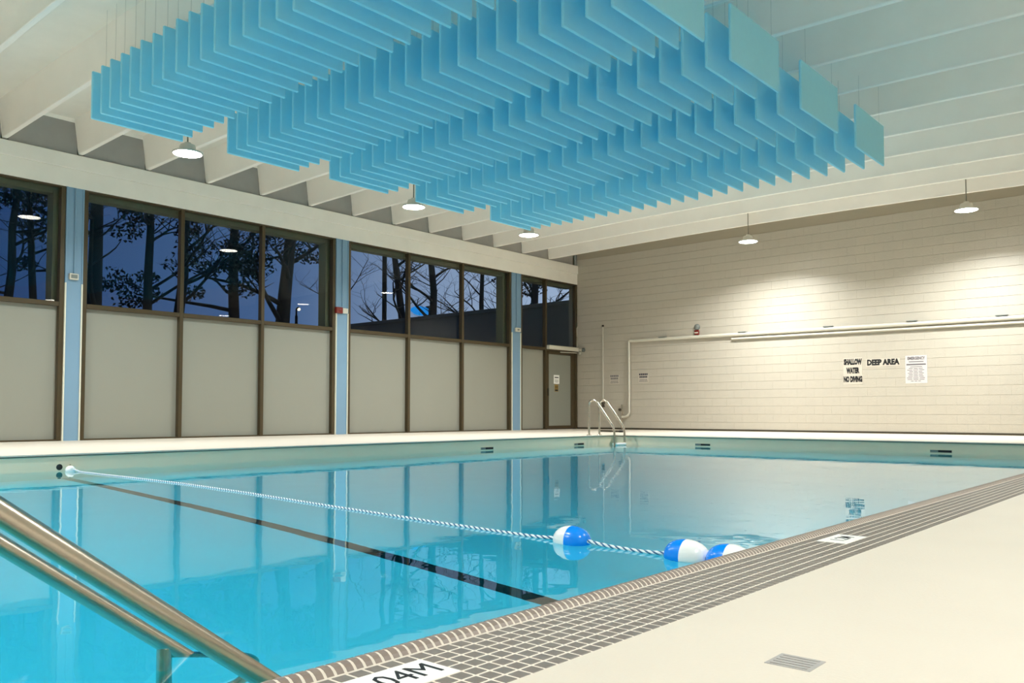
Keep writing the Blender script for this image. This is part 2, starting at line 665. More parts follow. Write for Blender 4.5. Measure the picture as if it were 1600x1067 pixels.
# ------------------------------------------------------------------ left wall: header and infill
b = MB()
b.box((XW - .12, YN, 4.42), (XW + .035, YW, 4.655), M['concrete'], .006)
b.box((XW - .12, YN, 4.115), (XW + .012, YW, 4.42), M['concrete'], .006)
b.box((XW - .42, YN, 4.02), (XW - .20, YW, ZFL), M['reveal'])
b.box((XW - .2, YN, 5.19), (XW + .0, YW, ZFL), M['stem'])
wall_left = struct('wall_left', b, 'pale concrete header above the tall windows')
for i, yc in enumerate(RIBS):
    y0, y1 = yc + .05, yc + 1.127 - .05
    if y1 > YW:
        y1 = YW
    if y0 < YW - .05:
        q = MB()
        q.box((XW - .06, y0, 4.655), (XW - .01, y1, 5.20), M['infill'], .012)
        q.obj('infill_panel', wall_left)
b = MB()
b.box((XW - .30, YN, 0), (XW, .09, 4.115), M['concrete'])
b.obj('solid_wall', wall_left)

# ------------------------------------------------------------------ window bays
XG = XW - .105                      # plane of panes and panels


def frame_bar(parent, name, y0, y1, z0, z1, d=.115, front=0.0):
    q = MB()
    q.box((XW - d, y0, z0), (XW + front, y1, z1), M['bronze'], .005)
    return q.obj(name, parent)


def bay(idx, ya, yb, mull, label, door=None):
    b_ = MB()
    b_.box((XW - .115, ya, ZHEAD - .085), (XW + .004, yb, ZHEAD), M['bronze'], .006)
    win = struct('window_%d' % idx, b_, label)
    frame_bar(win, 'jamb', ya, ya + .07, 0, ZHEAD - .085)
    frame_bar(win, 'jamb', yb - .07, yb, 0, ZHEAD - .085)
    edges = [ya + .07] + [m for mm in mull for m in (mm - .07, mm)] + [yb - .07]
    for mm in mull:
        frame_bar(win, 'mullion', mm - .07, mm, .0, ZHEAD - .085)
    for i in range(0, len(edges), 2):
        y0, y1 = edges[i], edges[i + 1]
        is_door = door and i == len(edges) - 2
        frame_bar(win, 'transom', y0, y1, ZTR - .075, ZTR, .115, -.004)
        q = MB()
        q.box((XG - .003, y0 - .01, ZTR - .01), (XG + .003, y1 + .01, ZHEAD - .07), M['glass'])
        tag(q.obj('pane', win), 'dark clear glass pane')
        if not is_door:
            q = MB()
            q.box((XG - .01, y0 - .01, .02), (XG + .012, y1 + .01, ZTR - .06), M['frost'])
            tag(q.obj('frosted_panel', win), 'grey frosted lower panel')
            frame_bar(win, 'sill', y0, y1, 0, .025, .115, -.01)
    return win, edges


bay(1, .38, 5.47, (2.10, 3.78), 'bronze window bay at the left end, nearest the camera')
bay(2, 5.757, 10.846, (7.502, 9.157), 'bronze window bay between the first and second blue columns')
bay(3, 11.179, 16.471, (12.958, 14.712), 'bronze window bay between the second and third blue columns')
w4, e4 = bay(4, 16.845, 19.34, (17.962,), 'narrow bronze window bay holding the door beside the far wall', door=True)

# door in the last bay
dy0, dy1 = e4[2], e4[3]
b = MB()
b.box((XW - .09, dy0 + .005, .015), (XW - .02, dy0 + .10, ZTR - .08), M['bronze'], .004)
b.box((XW - .09, dy1 - .20, .015), (XW - .02, dy1 - .005, ZTR - .08), M['bronze'], .004)
b.box((XW - .09, dy0 + .10, .015), (XW - .02, dy1 - .20, .10), M['bronze'], .004)
b.box((XW - .09, dy0 + .10, ZTR - .17), (XW - .02, dy1 - .20, ZTR - .08), M['bronze'], .004)
door = struct('door_1', b, 'bronze framed door with grey panel in the corner by the far wall')
q = MB()
q.box((XW - .065, dy0 + .095, .095), (XW - .04, dy1 - .195, ZTR - .165), M['doorpanel'])
tag(q.obj('door_panel', door), 'grey panel')
q = MB()
q.box((XW - .02, dy0 + .03, .92), (XW + .012, dy0 + .07, 1.12), M['darkmetal'], .004)
q.obj('handle', door)
q = MB()
q.box((XW - .01, dy0 - .02, ZTR - .045), (XW + .10, dy1 + .06, ZTR + .065), M['pipe'], .008)
tag(q.obj('door_operator', door), 'pale long closer box above the door')
q = MB()
q.tube([(XW + .05, dy1 - .02, ZTR - .085), (XW + .03, dy0 + .55, ZTR - .10)], .014, M['pipe'], 8)
q.obj('closer_arm', door)
q = MB()
q.box((XW - .04, 18.30, 1.255), (XW - .036, 18.55, 1.50), M['white'], .001)
nt_ = tag(q.obj('notice', door), 'white paper notice with dark heading')
for z, h, ww in ((1.43, .028, .17), (1.36, .010, .15), (1.33, .010, .16), (1.30, .010, .12)):
    q = MB()
    q.box((XW - .0362, 18.425 - ww / 2, z - h / 2), (XW - .0352, 18.425 + ww / 2, z + h / 2), M['black'] if h > .02 else M['greyprint'])
    q.obj('print_line', nt_)
q = MB()
q.box((XW - .04, 18.34, 1.04), (XW - .036, 18.50, 1.235), M['yellow'], .001)
nt_ = tag(q.obj('sticker', door), 'yellow and dark warning sticker')
q = MB()
q.box((XW - .0362, 18.355, 1.055), (XW - .0352, 18.485, 1.10), M['black'])
q.box((XW - .0362, 18.375, 1.12), (XW - .0352, 18.40, 1.20), M['black'])
q.box((XW - .0362, 18.44, 1.12), (XW - .0352, 18.465, 1.20), M['black'])
q.obj('print_line', nt_)

# blue columns
COLS = ((.10, .38, 'blue steel column before the first window bay'), (5.475, 5.752, 'blue steel column nearest the camera, holding a small pale box'),
        (10.85, 11.174, 'blue steel column carrying the red alarm box'), (16.475, 16.84, 'farthest blue steel column, two windows from the far wall'))
for y0, y1, lab in COLS:
    b = MB()
    b.box((XW - .18, y0 + .022, 0), (XW + .005, y1 - .022, 4.115), M['blue'])
    c = tag(b.obj('column'), lab, None, None, 'structure')
    for a, d in ((y0, y0 + .022), (y1 - .022, y1)):
        q = MB()
        q.box((XW - .18, a, 0), (XW + .02, d, 4.115), M['cream'] if False else M['blue'], .003)
        q.obj('flange', c)
        q = MB()
        q.box((XW - .17, a - .0005, 0), (XW + .024, d + .0005, 2.55), M['cream'], .003)
        tag(q.obj('edge_strip', c), 'cream edge strip')
    q = MB()
    q.box((XW - .42, y0 - .13, 0), (XW - .18, y1 + .13, 4.05), M['reveal'])
    tag(q.obj('outer_pier', c), 'grey outer pier')
    q = MB()
    ym = (y0 + y1) / 2
    q.tube([(XW + .02, ym, 4.11), (XW + .02, ym, 2.7)], .012, M['blue'], 8)
    q.obj('conduit', c)

t = thing('call_box', (XW + .005, 5.60, 2.655), 'small pale grey device box on the nearest blue column', 'box')
q = MB()
q.box((0, -.07, -.05), (.055, .07, .05), M['pipe'], .006)
q.obj('box_body', t)
q = MB()
q.box((.055, -.05, -.03), (.06, .05, .03), M['grate'], .002)
q.obj('speaker_grille', t)
t = thing('alarm_box', (XW + .005, 10.93, 2.60), 'dark red fire alarm horn on the second blue column', 'alarm')
q = MB()
q.box((0, -.11, -.065), (.07, .06, .065), M['red'], .008)
q.obj('horn_body', t)
q = MB()
q.lathe([(.0, .075), (.03, .075), (.035, .07)], M['red'], 14, (0, -.02, 0), 'X')
q.obj('horn_mouth', t)
q = MB()
q.box((0, .062, -.055), (.06, .20, .055), M['pipe'], .006)
tag(q.obj('strobe', t), 'white strobe lens')
t = thing('sensor_box', (XW + .025, 16.66, 2.62), 'tiny white box on the farthest blue column', 'box')
q = MB()
q.box((0, -.09, -.05), (.05, .11, .05), M['pipe'], .006)
q.obj('box_body', t)
q = MB()
q.box((.05, -.03, -.02), (.054, .05, .02), M['grate'], .002)
q.obj('speaker_grille', t)


# ------------------------------------------------------------------ pendants
def light(name, parent, loc, watts):
    l = bpy.data.lights.new(name, 'AREA')
    l.shape = 'DISK'
    l.size = .36
    l.energy = watts
    l.spread = math.radians(146)
    l.color = (.98, 1, .985)
    l.cycles.is_caustics_light = True
    o = bpy.data.objects.new(name, l)
    COL.objects.link(o)
    o.parent = parent
    o.location = loc
    return o


prof_body = [(.0, .16), (.045, .16), (.05, .13), (.10, .125), (.112, .10), (.115, .05), (.135, .045), (.205, .02), (.212, .008), (.212, -.002), (.196, -.006)]
MEL = {}
q = MB()
q.lathe(prof_body, M['lampbody'], 28)
MEL['shade'] = q.mesh('shade')
q = MB()
q.lathe([(.196, -.004), (.12, -.010), (.0, -.012)], M['lens'], 28)
MEL['lens'] = q.mesh('lens')
q = MB()
q.tube([(0, 0, .15), (0, 0, .60)], .0105, M['rod'], 8)
MEL['rod'] = q.mesh('rod')
q = MB()
q.lathe([(.0, .60), (.05, .60), (.05, .575), (.012, .56)], M['lampbody'], 16)
MEL['canopy'] = q.mesh('canopy')


def lamp(x, y, lab, z=4.185, watts=LAMP_W):
    t = thing('pendant_lamp', (x, y, z), lab, 'lamp', 'round pendant lamps')
    link_copy(MEL['shade'], 'shade', t)
    tag(link_copy(MEL['lens'], 'lens', t), 'glowing white lens')
    yr = min(RIBS, key=lambda r: abs(r - y))
    top = (ZST + camber(x) if abs(yr - y) < .09 else ZFL) - z
    q = MB()
    q.tube([(0, 0, .15), (0, 0, top - .02)], .0105, M['rod'], 8)
    q.obj('rod', t)
    link_copy(MEL['canopy'], 'canopy', t, (0, 0, top - .60))
    light('lamp_light', t, (0, 0, -.014), watts)


lamp(-11.40, 6.00, 'glowing pendant lamp nearest the camera in the row along the windows', 4.185, .8 * LAMP_W)
lamp(-11.27, 10.27, 'glowing pendant lamp, middle one of the row along the windows', 4.185, .8 * LAMP_W)
lamp(-11.24, 13.50, 'glowing pendant lamp, farthest of the row along the windows', 4.185, .8 * LAMP_W)
lamp(-8.26, 17.60, 'glowing pendant lamp before the far wall, nearer the windows', 4.283, 1.45 * LAMP_W)
lamp(-3.84, 17.54, 'glowing pendant lamp before the far wall, above the DEEP AREA lettering side', 4.283, 1.45 * LAMP_W)
for i, (x, y) in enumerate(((.9, 1.3), (.9, 6.0), (.9, 11.0), (.7, 17.1), (-11.4, 1.6), (-5.5, -2.6), (-4.6, .7), (-8.2, 1.1))):  # extra pendants out of view, added to brighten deck, pool and ceiling
    lamp(x, y, ('added unseen pendant lamp over the near deck', 'added unseen pendant lamp over the middle of the deck', 'added unseen pendant lamp over the far part of the deck',
                'added unseen pendant lamp in the far deck corner', 'added unseen pendant lamp at the camera end of the window row', 'added unseen pendant lamp over the near end of the pool',
                'added unseen pendant lamp over the pool steps', 'added unseen pendant lamp over the near left of the pool')[i],
         4.185, (100, .85 * LAMP_W, .35 * LAMP_W, .2 * LAMP_W, 1.1 * LAMP_W, 1.1 * LAMP_W, .55 * LAMP_W, .55 * LAMP_W)[i])

# ------------------------------------------------------------------ hanging baffles
ORD = ('first second third fourth fifth sixth seventh eighth ninth tenth eleventh twelfth thirteenth fourteenth fifteenth sixteenth seventeenth '
       'eighteenth nineteenth twentieth twenty-first twenty-second twenty-third twenty-fourth twenty-fifth twenty-sixth').split()
ROWN = ('row nearest the camera', 'second row from the camera', 'middle row', 'second farthest row', 'farthest row')
ROWY = (4.12, 5.87, 7.53, 9.26, 11.06)
BW, BHH, BT = 1.13, .57, .032
q = MB()
q.box((-BT / 2, 0, 0), (BT / 2, BW, BHH), M['baffle'], .010)
baf_me = q.mesh('panel')
q = MB()
q.tube([(0, 0, 0), (0, 0, 1)], .0013, M['wire'], 5)
wire_me = q.mesh('hanging_wire')
rng = random.Random(3)
for r in range(5):
    x = -3.70
    for i in range(26):
        n_from_win = 25 - i
        lab = 'light blue hanging baffle, %s from the deck end of the %s' % (ORD[i], ROWN[r]) if i < 13 else \
            'light blue hanging baffle, %s from the window end of the %s' % (ORD[n_from_win], ROWN[r])
        z = 3.90 + rng.uniform(-.006, .006)
        t = thing('ceiling_baffle', (x, ROWY[r] + rng.uniform(-.008, .008), z), lab, 'baffle', 'blue baffles in the ' + ROWN[r], rng.uniform(-.006, .006))
        link_copy(baf_me, 'panel', t)
        for yy in (.16, BW - .16):
            yr = min(RIBS, key=lambda rr: abs(rr - (ROWY[r] + yy)))
            off = abs(yr - (ROWY[r] + yy))
            top = ZST + camber(x) + .01 if off < .08 else (ZFL if off > .17 else ZST + camber(x) + .02 + (off - .08) / .09 * (ZFL - ZST - camber(x)))
            wv = link_copy(wire_me, 'hanging_wire', t, (0, yy, BHH - .01))
            wv.scale = (1, 1, top - z - BHH + .02)
        x -= .266 - .020 * i / 25


# ------------------------------------------------------------------ wall signs (lettering faces -Y)
def wall_text(parent, body, size, m, x, z, sx_=1.0, bold=.0, name='lettering'):
    me = text_mesh(body, size, m, name, sx_, bold)
    o = link_copy(me, name, parent, (x, -.004, z))
    o.rotation_euler = (PI / 2, 0, 0)
    return o


YS = YW - .013
t = thing('warning_sign', (-6.605, YS, 1.40), 'white sign reading SHALLOW WATER NO DIVING in black', 'sign')
q = MB()
q.box((-.21, -.003, -.305), (.21, .001, .30), M['sign'], .001)
q.obj('backing', t)
wall_text(t, 'SHALLOW', .165, M['black'], 0, .195, .50, .012)
wall_text(t, 'WATER', .165, M['black'], 0, .0, .48, .012)
wall_text(t, 'NO DIVING', .165, M['black'], 0, -.195, .47, .012)
t = thing('area_sign', (-5.955, YS, 1.565), 'black DEEP AREA lettering on a long white strip', 'sign')
q = MB()
q.box((-.36, -.003, -.09), (.36, .001, .09), M['sign'], .001)
q.obj('backing', t)
wall_text(t, 'DEEP AREA', .165, M['black'], 0, 0, .82, .010)
t = thing('procedure_sign', (-5.27, YS, 1.39), 'white sign of small grey text lines right of the DEEP AREA lettering', 'sign')
q = MB()
q.box((-.22, -.003, -.30), (.22, .001, .30), M['sheet'], .001)
q.obj('backing', t)
wall_text(t, 'EMERGENCY', .085, M['greyprint'], 0, .235, .72, .004)
for z, ww, h, m in ((.165, .30, .018, 'greyprint'), (.105, .39, .030, 'greyprint'), (.055, .24, .012, 'greyprint')):
    q = MB()
    q.box((-ww / 2, -.0042, z - h / 2), (ww / 2, -.0032, z + h / 2), M[m])
    q.obj('print_line', t)
for k in range(9):
    ww = (.30, .36, .28, .34, .30, .33, .38, .36, .22)[k]
    q = MB()
    for s_ in range(3):
        a = -ww / 2 + ww * s_ / 3
        q.box((a, -.0042, .02 - k * .034 - .006), (a + ww / 3 - .018, -.0032, .02 - k * .034 + .006), M['greyprint'])
    q.obj('print_line', t)
for x, z, top, lab in ((-13.03, 1.38, 'greyprint', 'small grey lettered notice between the two thin wall pipes'),
                       (-12.10, 1.40, 'navyprint', 'small notice with dark two-line heading right of the wall pipe')):
    t = thing('small_notice', (x, YS, z), lab, 'sign')
    q = MB()
    q.box((-.16, -.003, -.14), (.16, .001, .12), M['sign'], .001)
    q.obj('backing', t)
    for zz, ww, h, mm in ((.085, .28, .05, top), (.015, .25, .05, top), (-.06, .24, .02, 'greyprint'), (-.10, .27, .02, 'greyprint')):
        q = MB()
        for s_ in range(5):
            a = -ww / 2 + ww * s_ / 5
            q.box((a, -.0042, zz - h / 2), (a + ww / 5 - .012, -.0032, zz + h / 2), M[mm])
        q.obj('print_line', t)

# pipes, alarm and fittings on the far wall
t = thing('wall_pipe', (-12.52, YW - .07, 2.40), 'long white pipe run along the far wall with a drop beside the corner', 'pipe')
q = MB()
q.tube([(.03, 0, 0), (15.0, 0, -.06)], .042, M['pipe'], 14)
q.obj('pipe_run', t)
q = MB()
q.tube([(3.0, .01, -.115), (15.0, .01, -.165)], .024, M['pipe'], 10)
q.obj('lower_pipe', t)
q = MB()
q.tube([(0, 0, .0), (0, 0, -1.93)] + [(-.17 + .17 * math.cos(a), 0, -1.93 - .13 * math.sin(a)) for a in (.4, .8, 1.2, PI / 2)] + [(-.24, 0, -2.06)], .03, M['pipe'], 12)
q.obj('drop_pipe', t)
for x in (1.05, 3.3, 5.4, 7.2, 8.9):
    q = MB()
    q.box((x - .11, -.05, -.002 * x + .03), (x + .11, .05, .052 - .002 * x), M['grate'], .006)
    q.obj('pipe_clip', t)
t = thing('thin_pipe', (-13.4, YW - .035, .66), 'thin vertical pipe with dark valve left of the small grey notice', 'pipe')
q = MB()
q.tube([(0, 0, .12), (0, 0, 2.20)], .018, M['pipe'], 8)
q.obj('pipe_run', t)
q = MB()
q.lathe([(.0, .06), (.045, .05), (.05, -.02), (.025, -.06), (.04, -.08), (.04, -.12), (.0, -.13)], M['darkmetal'], 12, (0, 0, .08))
tag(q.obj('valve', t), 'dark valve body')
q = MB()
q.lathe([(.0, .03), (.03, .02), (.03, -.02), (.0, -.03)], M['darkmetal'], 10, (0, 0, 2.21))
q.obj('top_cap', t)
t = thing('standpipe', (-12.77, YW - .06, .02), 'short thin standpipe with dark tap at the foot of the far wall', 'pipe')
q = MB()
q.tube([(0, 0, 0), (0, 0, .66)], .017, M['steel'], 8)
q.obj('pipe_run', t)
q = MB()
q.lathe([(.0, -.09), (.035, -.08), (.035, -.03), (.015, -.02), (.015, .0)], M['darkmetal'], 10, (0, -.01, .52), 'X')
q.obj('tap', t)
t = thing('fire_bell', (-10.49, YW - .012, 2.56), 'round grey bell over a dark red alarm on the far wall', 'alarm')
q = MB()
q.lathe([(.0, -.06), (.055, -.055), (.075, -.03), (.08, .0)], M['grate'], 18, (0, 0, .085), 'Y')
q.obj('bell', t)
q = MB()
q.box((-.06, -.05, -.12), (.06, 0, .005), M['red'], .006)
tag(q.obj('alarm_box', t), 'dark red pull box')
q = MB()
q.box((-.05, -.056, -.075), (.05, -.05, -.045), M['pipe'], .002)
q.obj('pull_bar', t)
t = thing('wall_floodlight', (-14.06, YW - .012, 2.23), 'little twin pale fitting on the far wall by the door', 'fitting')
q = MB()
q.tube([(-.19, -.05, .02), (-.04, -.05, .0)], .035, M['pipe'], 10)
q.obj('arm', t)
q = MB()
q.lathe([(.0, -.07), (.06, -.06), (.055, -.02), (.02, 0)], M['grate'], 12, (.0, 0, .0), 'Y')
q.obj('head', t)
q = MB()
q.lathe([(.0, -.06), (.045, -.05), (.04, -.02), (.015, 0)], M['pipe'], 12, (-.13, 0, -.085), 'Y')
q.obj('head', t)
t = thing('wall_cable', (XW + .02, YW - .03, 2.3), 'pale cable loop running down the window frame corner', 'cable')
q = MB()
q.tube([(.02, 0, .62), (-.02, 0, .55), (-.03, 0, .3), (-.02, 0, .02)], .012, M['pipe'], 8)
q.obj('cable_run', t)
t = thing('floor_pole', (-11.5, 16.55, .024), 'dark pole lying on the far deck behind the pool ladder', 'pole', None, -.25)
q = MB()
q.tube([(-.1, .0, 0), (.6, 0, 0)], .022, M['darkmetal'], 10)
q.obj('shaft', t)
q = MB()
q.tube([(.6, 0, 0), (.7, 0, 0)], .027, M['black'], 10)
q.obj('grip', t)

# ------------------------------------------------------------------ skimmers
for loc, n_, lab in (((XPL, 10.65, -.155), 'X', 'dark skimmer slot in the left pool wall, nearer the camera'), ((XPL, 13.30, -.155), 'X', 'dark skimmer slot in the left pool wall beside the ladder'),
                     ((-7.77, YPL, -.15), 'Y', 'dark skimmer slot in the far pool wall, nearer the ladder'), ((-3.61, YPL, -.15), 'Y', 'dark skimmer slot in the far pool wall below the wall signs')):
    t = thing('skimmer', loc, lab, 'skimmer', None, 0 if n_ == 'Y' else PI / 2)
    q = MB()
    q.box((-.165, -.003, -.022), (.165, .05, .018), M['dark'])
    q.obj('opening', t)
    for sgn in (-1, 1):
        q = MB()
        q.box((sgn * .165 - .008, -.006, -.025), (sgn * .165 + .008, .0, .022), M['plaster'], .002)
        q.obj('frame_side', t)
    q = MB()
    q.box((-.165, -.006, .016), (.165, .0, .022), M['plaster'], .002)
    q.obj('frame_top', t)
    q = MB()
    q.box((-.155, -.005, -.021), (-.04, -.002, .015), M['grate'], .001)
    q.obj('weir_flap', t)
t = thing('wall_inlet', (XPL, 3.74, -.145), 'small dark inlet in the pool wall beside the white rope float', 'inlet', None, PI / 2)
q = MB()
q.lathe([(.0, -.006), (.022, -.006), (.03, -.003), (.034, 0)], M['dark'], 14, (0, 0, 0), 'Y')
q.obj('inlet_ring', t)

# ------------------------------------------------------------------ pool ladder
YL0, YL1 = 13.86, 14.22
t = thing('pool_ladder', (XPL, 0, 0), 'steel pool ladder with two hooped rails in the far left corner', 'ladder')


def bend(pts, r, k=6):
    pts = [Vector(p) for p in pts]
    out = [pts[0]]
    for i in range(1, len(pts) - 1):
        a, b_, c = pts[i - 1], pts[i], pts[i + 1]
        d0, d1 = (a - b_), (c - b_)
        rr = min(r, d0.length * .49, d1.length * .49)
        p0, p1 = b_ + d0.normalized() * rr, b_ + d1.normalized() * rr
        for j in range(k + 1):
            s = j / k
            out.append((1 - s) ** 2 * p0 + 2 * s * (1 - s) * b_ + s * s * p1)
    out.append(pts[-1])
    return out


for yl in (YL0, YL1):
    q = MB()
    q.tube(bend([(-.16, yl, 0), (-.16, yl, .68), (-.01, yl, .72), (.45, yl, .15), (.45, yl, -.95)], .11), .021, M['steel'], 12)
    q.obj('rail', t)
    q = MB()
    q.lathe([(.05, .0), (.05, .008), (.024, .02)], M['steel'], 14, (-.16, yl, 0))
    q.obj('base_collar', t)
for k in range(3):
    q = MB()
    z = -.165 - .28 * k
    q.box((.39, YL0 + .015, z - .02), (.51, YL1 - .015, z + .02), M['white'], .008)
    tag(q.obj('tread', t), 'white step tread')

# ------------------------------------------------------------------ stair handrails in the foreground
SL = .775


def handrail(name, X, y_at, z_at, lab, posts):
    t_ = thing(name, (X, 0, 0), lab, 'handrail')
    zl = lambda y: z_at - SL * (y - y_at)
    ya = y_at - (.86 - z_at) / SL
    ye = y_at + (z_at + .36) / SL
    q_ = MB()
    q_.tube(bend([(0, ya - .42, 0), (0, ya - .42, .86), (0, ya, .86), (0, ye, -.36), (0, ye - .02, -.56), (0, ye - .40, -.60)], .09, 8), .0205, M['steel'], 20)
    q_.obj('rail', t_)
    for yp in posts:
        q_ = MB()
        q_.tube([(0, yp, zl(yp) - .01), (0, yp, ZBOT)], .0195, M['steel'], 16)
        q_.obj('post', t_)
    q_ = MB()
    q_.lathe([(.055, .0), (.055, .008), (.026, .02)], M['steel'], 18, (0, ya - .42, 0))
    q_.obj('base_collar', t_)


handrail('stair_handrail', -1.50, .655, .160, 'steel stair handrail nearest the tiled edge, thicker one in the foreground', (1.05,))
handrail('stair_handrail', -2.142, .894, -.004, 'steel stair handrail farther from the tiled edge, with a post into the water', (1.086,))

# ------------------------------------------------------------------ safety rope and floats
pts_r = [(-9.80, 3.84), (-9.0, 3.82), (-7.23, 3.80), (-6.0, 3.70), (-4.825, 3.56), (-3.45, 3.42), (-2.65, 3.36), (-2.2, 3.34), (-1.9, 3.31), (-1.5, 3.30), (-1.26, 3.30)]


def rope_pt(s):
    for (a, b_) in zip(pts_r[:-1], pts_r[1:]):
        if s <= b_[0]:
            k_ = (s - a[0]) / (b_[0] - a[0])
            y_ = a[1] + (b_[1] - a[1]) * k_
            break
    else:
        y_ = pts_r[-1][1]
    zz = ZWAT + .004
    for fx in (-2.50, -1.84):
        zz += .018 * math.exp(-((s - fx) / .16) ** 2)
    if s < -9.5:
        zz += .04 * (-9.5 - s) / .3
    return Vector((s, y_, zz))


t = thing('safety_rope', (0, 0, 0), 'twisted blue and white rope floating across the pool', 'rope')
RR, PITCHR = .0085, .085
for k in range(4):
    v, f = [], []
    nseg = int(8.5 / .0106)
    q = MB()
    path = []
    for i in range(nseg + 1):
        s = -9.79 + i * .0106
        a = 2 * PI * s / PITCHR + k * PI / 2
        path.append(rope_pt(s) + Vector((0, math.cos(a) * .0042, math.sin(a) * .0042)))
    q.tube(path, .0064 if k % 2 == 0 else .0052, M['rope_w'] if k % 2 == 0 else M['rope_b'], 5, False)
    tag(q.obj('strand', t), 'white strand' if k % 2 == 0 else 'dark blue strand')


def flt(x, y, L, R, left, right, lab, z=ZWAT + .012):
    t_ = thing('rope_float', (x, y, z), lab, 'float', 'floats on the safety rope')
    n_ = 14
    half = []
    for i in range(n_ + 1):
        a = PI * i / n_
        half.append((R * max(math.sin(a), .0) ** .78, -math.cos(a) * L / 2))
    q_ = MB()
    q_.lathe(half[:n_ // 2 + 1], left, 28, (0, 0, 0), 'X')
    q_.obj('half_shell', t_)
    q_ = MB()
    q_.lathe(half[n_ // 2:], right, 28, (0, 0, 0), 'X')
    q_.obj('half_shell', t_)
    return t_


flt(-2.515, 3.352, .20, .072, M['ball_w'], M['ball_b'], 'blue and white float riding alone on the rope')
flt(-1.86, 3.315, .205, .074, M['ball_b'], M['ball_w'], 'blue and white float, left of the touching pair by the edge')
flt(-1.655, 3.315, .205, .074, M['ball_b'], M['ball_w'], 'blue and white float half hidden by the tiled edge')
flt(-9.70, 3.815, .105, .05, M['ball_w'], M['ball_w'], 'small white float at the far end of the rope')
t = thing('rope_hook', (XPL, 3.84, ZWAT + .05), 'small steel eye fixing the rope to the left pool wall', 'hook')
q = MB()
q.tube([(0, 0, 0)] + [(.03 + .02 * -math.cos(a), 0, .02 * math.sin(a)) for a in [2 * PI * i / 12 for i in range(13)]], .004, M['steel'], 6)
q.obj('eye', t)

# ------------------------------------------------------------------ outside: ground, wing, trees, lamps
b = MB()
b.box((-90, -40, -.6), (XW - .45, 90, -.4), M['ground'])
tag(b.obj('ground'), 'dark ground outside the windows', None, None, 'structure')
t = thing('building_wing', (XW - .45, 20.2, 0), 'long low outer wall of the neighbouring wing outside the windows', 'building')
q = MB()
q.box((-22, 0, -.4), (0, .4, 3.72), M['wing'])
q.obj('wall', t)
q = MB()
q.box((-22.05, -.05, 3.72), (0, .45, 3.84), M['wing'], .01)
q.obj('roof_edge', t)


def limb(mb, p, d, L, r, depth, rng_, m, bendy=.25, droop=0.0):
    p = Vector(p)
    d = Vector(d).normalized()
    pts, rad = [p.copy()], [r]
    n_ = 5 if depth > 1 else 4
    tips = []
    for i in range(n_):
        d = (d + Vector((rng_.uniform(-1, 1), rng_.uniform(-1, 1), rng_.uniform(-.6, .8) - droop)) * bendy * .5).normalized()
        p = p + d * L / n_
        pts.append(p.copy())
        rad.append(r * (1 - .62 * (i + 1) / n_))
    mb.tube(pts, r, m, 6 if depth > 1 else 4, False, rad)
    tips.append(p.copy())
    if depth > 0:
        for i in range(2, n_ + 1):
            for _ in range(2 if depth > 1 else rng_.choice((1, 2))):
                a = rng_.uniform(0, 2 * PI)
                side = Vector((math.cos(a), math.sin(a), rng_.uniform(.0, .7) - droop))
                dd = (d * .5 + side).normalized()
                tips += limb(mb, pts[i], dd, L * rng_.uniform(.34, .55), rad[i] * .6, depth - 1, rng_, m, bendy * 1.3, droop)
    return tips


def leaf_clump(mb, c, R, n_, rng_, m, s=.11):
    for _ in range(n_):
        while True:
            p = Vector((rng_.uniform(-1, 1), rng_.uniform(-1, 1), rng_.uniform(-1, 1)))
            if p.length < 1:
                break
        p = Vector(c) + Vector((p.x * R, p.y * R, p.z * R * .55))
        a = Vector((rng_.uniform(-1, 1), rng_.uniform(-1, 1), rng_.uniform(-1, 1))).normalized()
        b_ = a.cross(Vector((rng_.uniform(-1, 1), rng_.uniform(-1, 1), rng_.uniform(-1, 1)))).normalized()
        mb.add([p - a * s, p + b_ * s * .5, p + a * s, p - b_ * s * .5], [(0, 1, 2, 3)], m)


def tree(x, y, h, r, lean, lab, cat='tree', seed=1, leaves=0, clumps=0, lo=3.6, hi=8.0, bare=True, s=.075, R=.6):
    rg = random.Random(seed)
    t_ = thing('tree', (x, y, -.4), lab, cat, 'trees outside the windows')
    q_ = MB()
    pts, rad = [], []
    for i in range(9):
        k_ = i / 8
        pts.append(Vector((lean[0] * k_ + rg.uniform(-.05, .05), lean[1] * k_ + rg.uniform(-.06, .06), h * k_)))
        rad.append(r * (1 - .6 * k_))
    q_.tube(pts, r, M['bark'], 10, False, rad)
    q_.obj('trunk', t_)
    q_ = MB()
    tips = []
    nb = 9 if bare else 9
    for i in range(nb):
        z_ = lo + (h - lo) * (i + rg.random() * .8) / nb
        k_ = z_ / h
        base = pts[0].lerp(pts[-1], k_)
        a = rg.uniform(0, 2 * PI)
        tips += limb(q_, base, (math.cos(a), math.sin(a), rg.uniform(.2, .9)), (h - z_) * .32 + 1.0, r * .36 * (1 - .4 * k_), 2 if bare else 1, rg, M['bark'], .35)
    tag(q_.obj('branches', t_), None, None, None, 'stuff')
    if leaves:
        q_ = MB()
        for _ in range(clumps):
            c = rg.choice(tips) + Vector((rg.uniform(-.4, .4), rg.uniform(-.4, .4), rg.uniform(-.3, .3)))
            leaf_clump(q_, c, rg.uniform(.6, 1.2) * R, int(2.1 * leaves) // clumps, rg, M['leaf'], s)
        tag(q_.obj('foliage', t_), None, None, None, 'stuff')


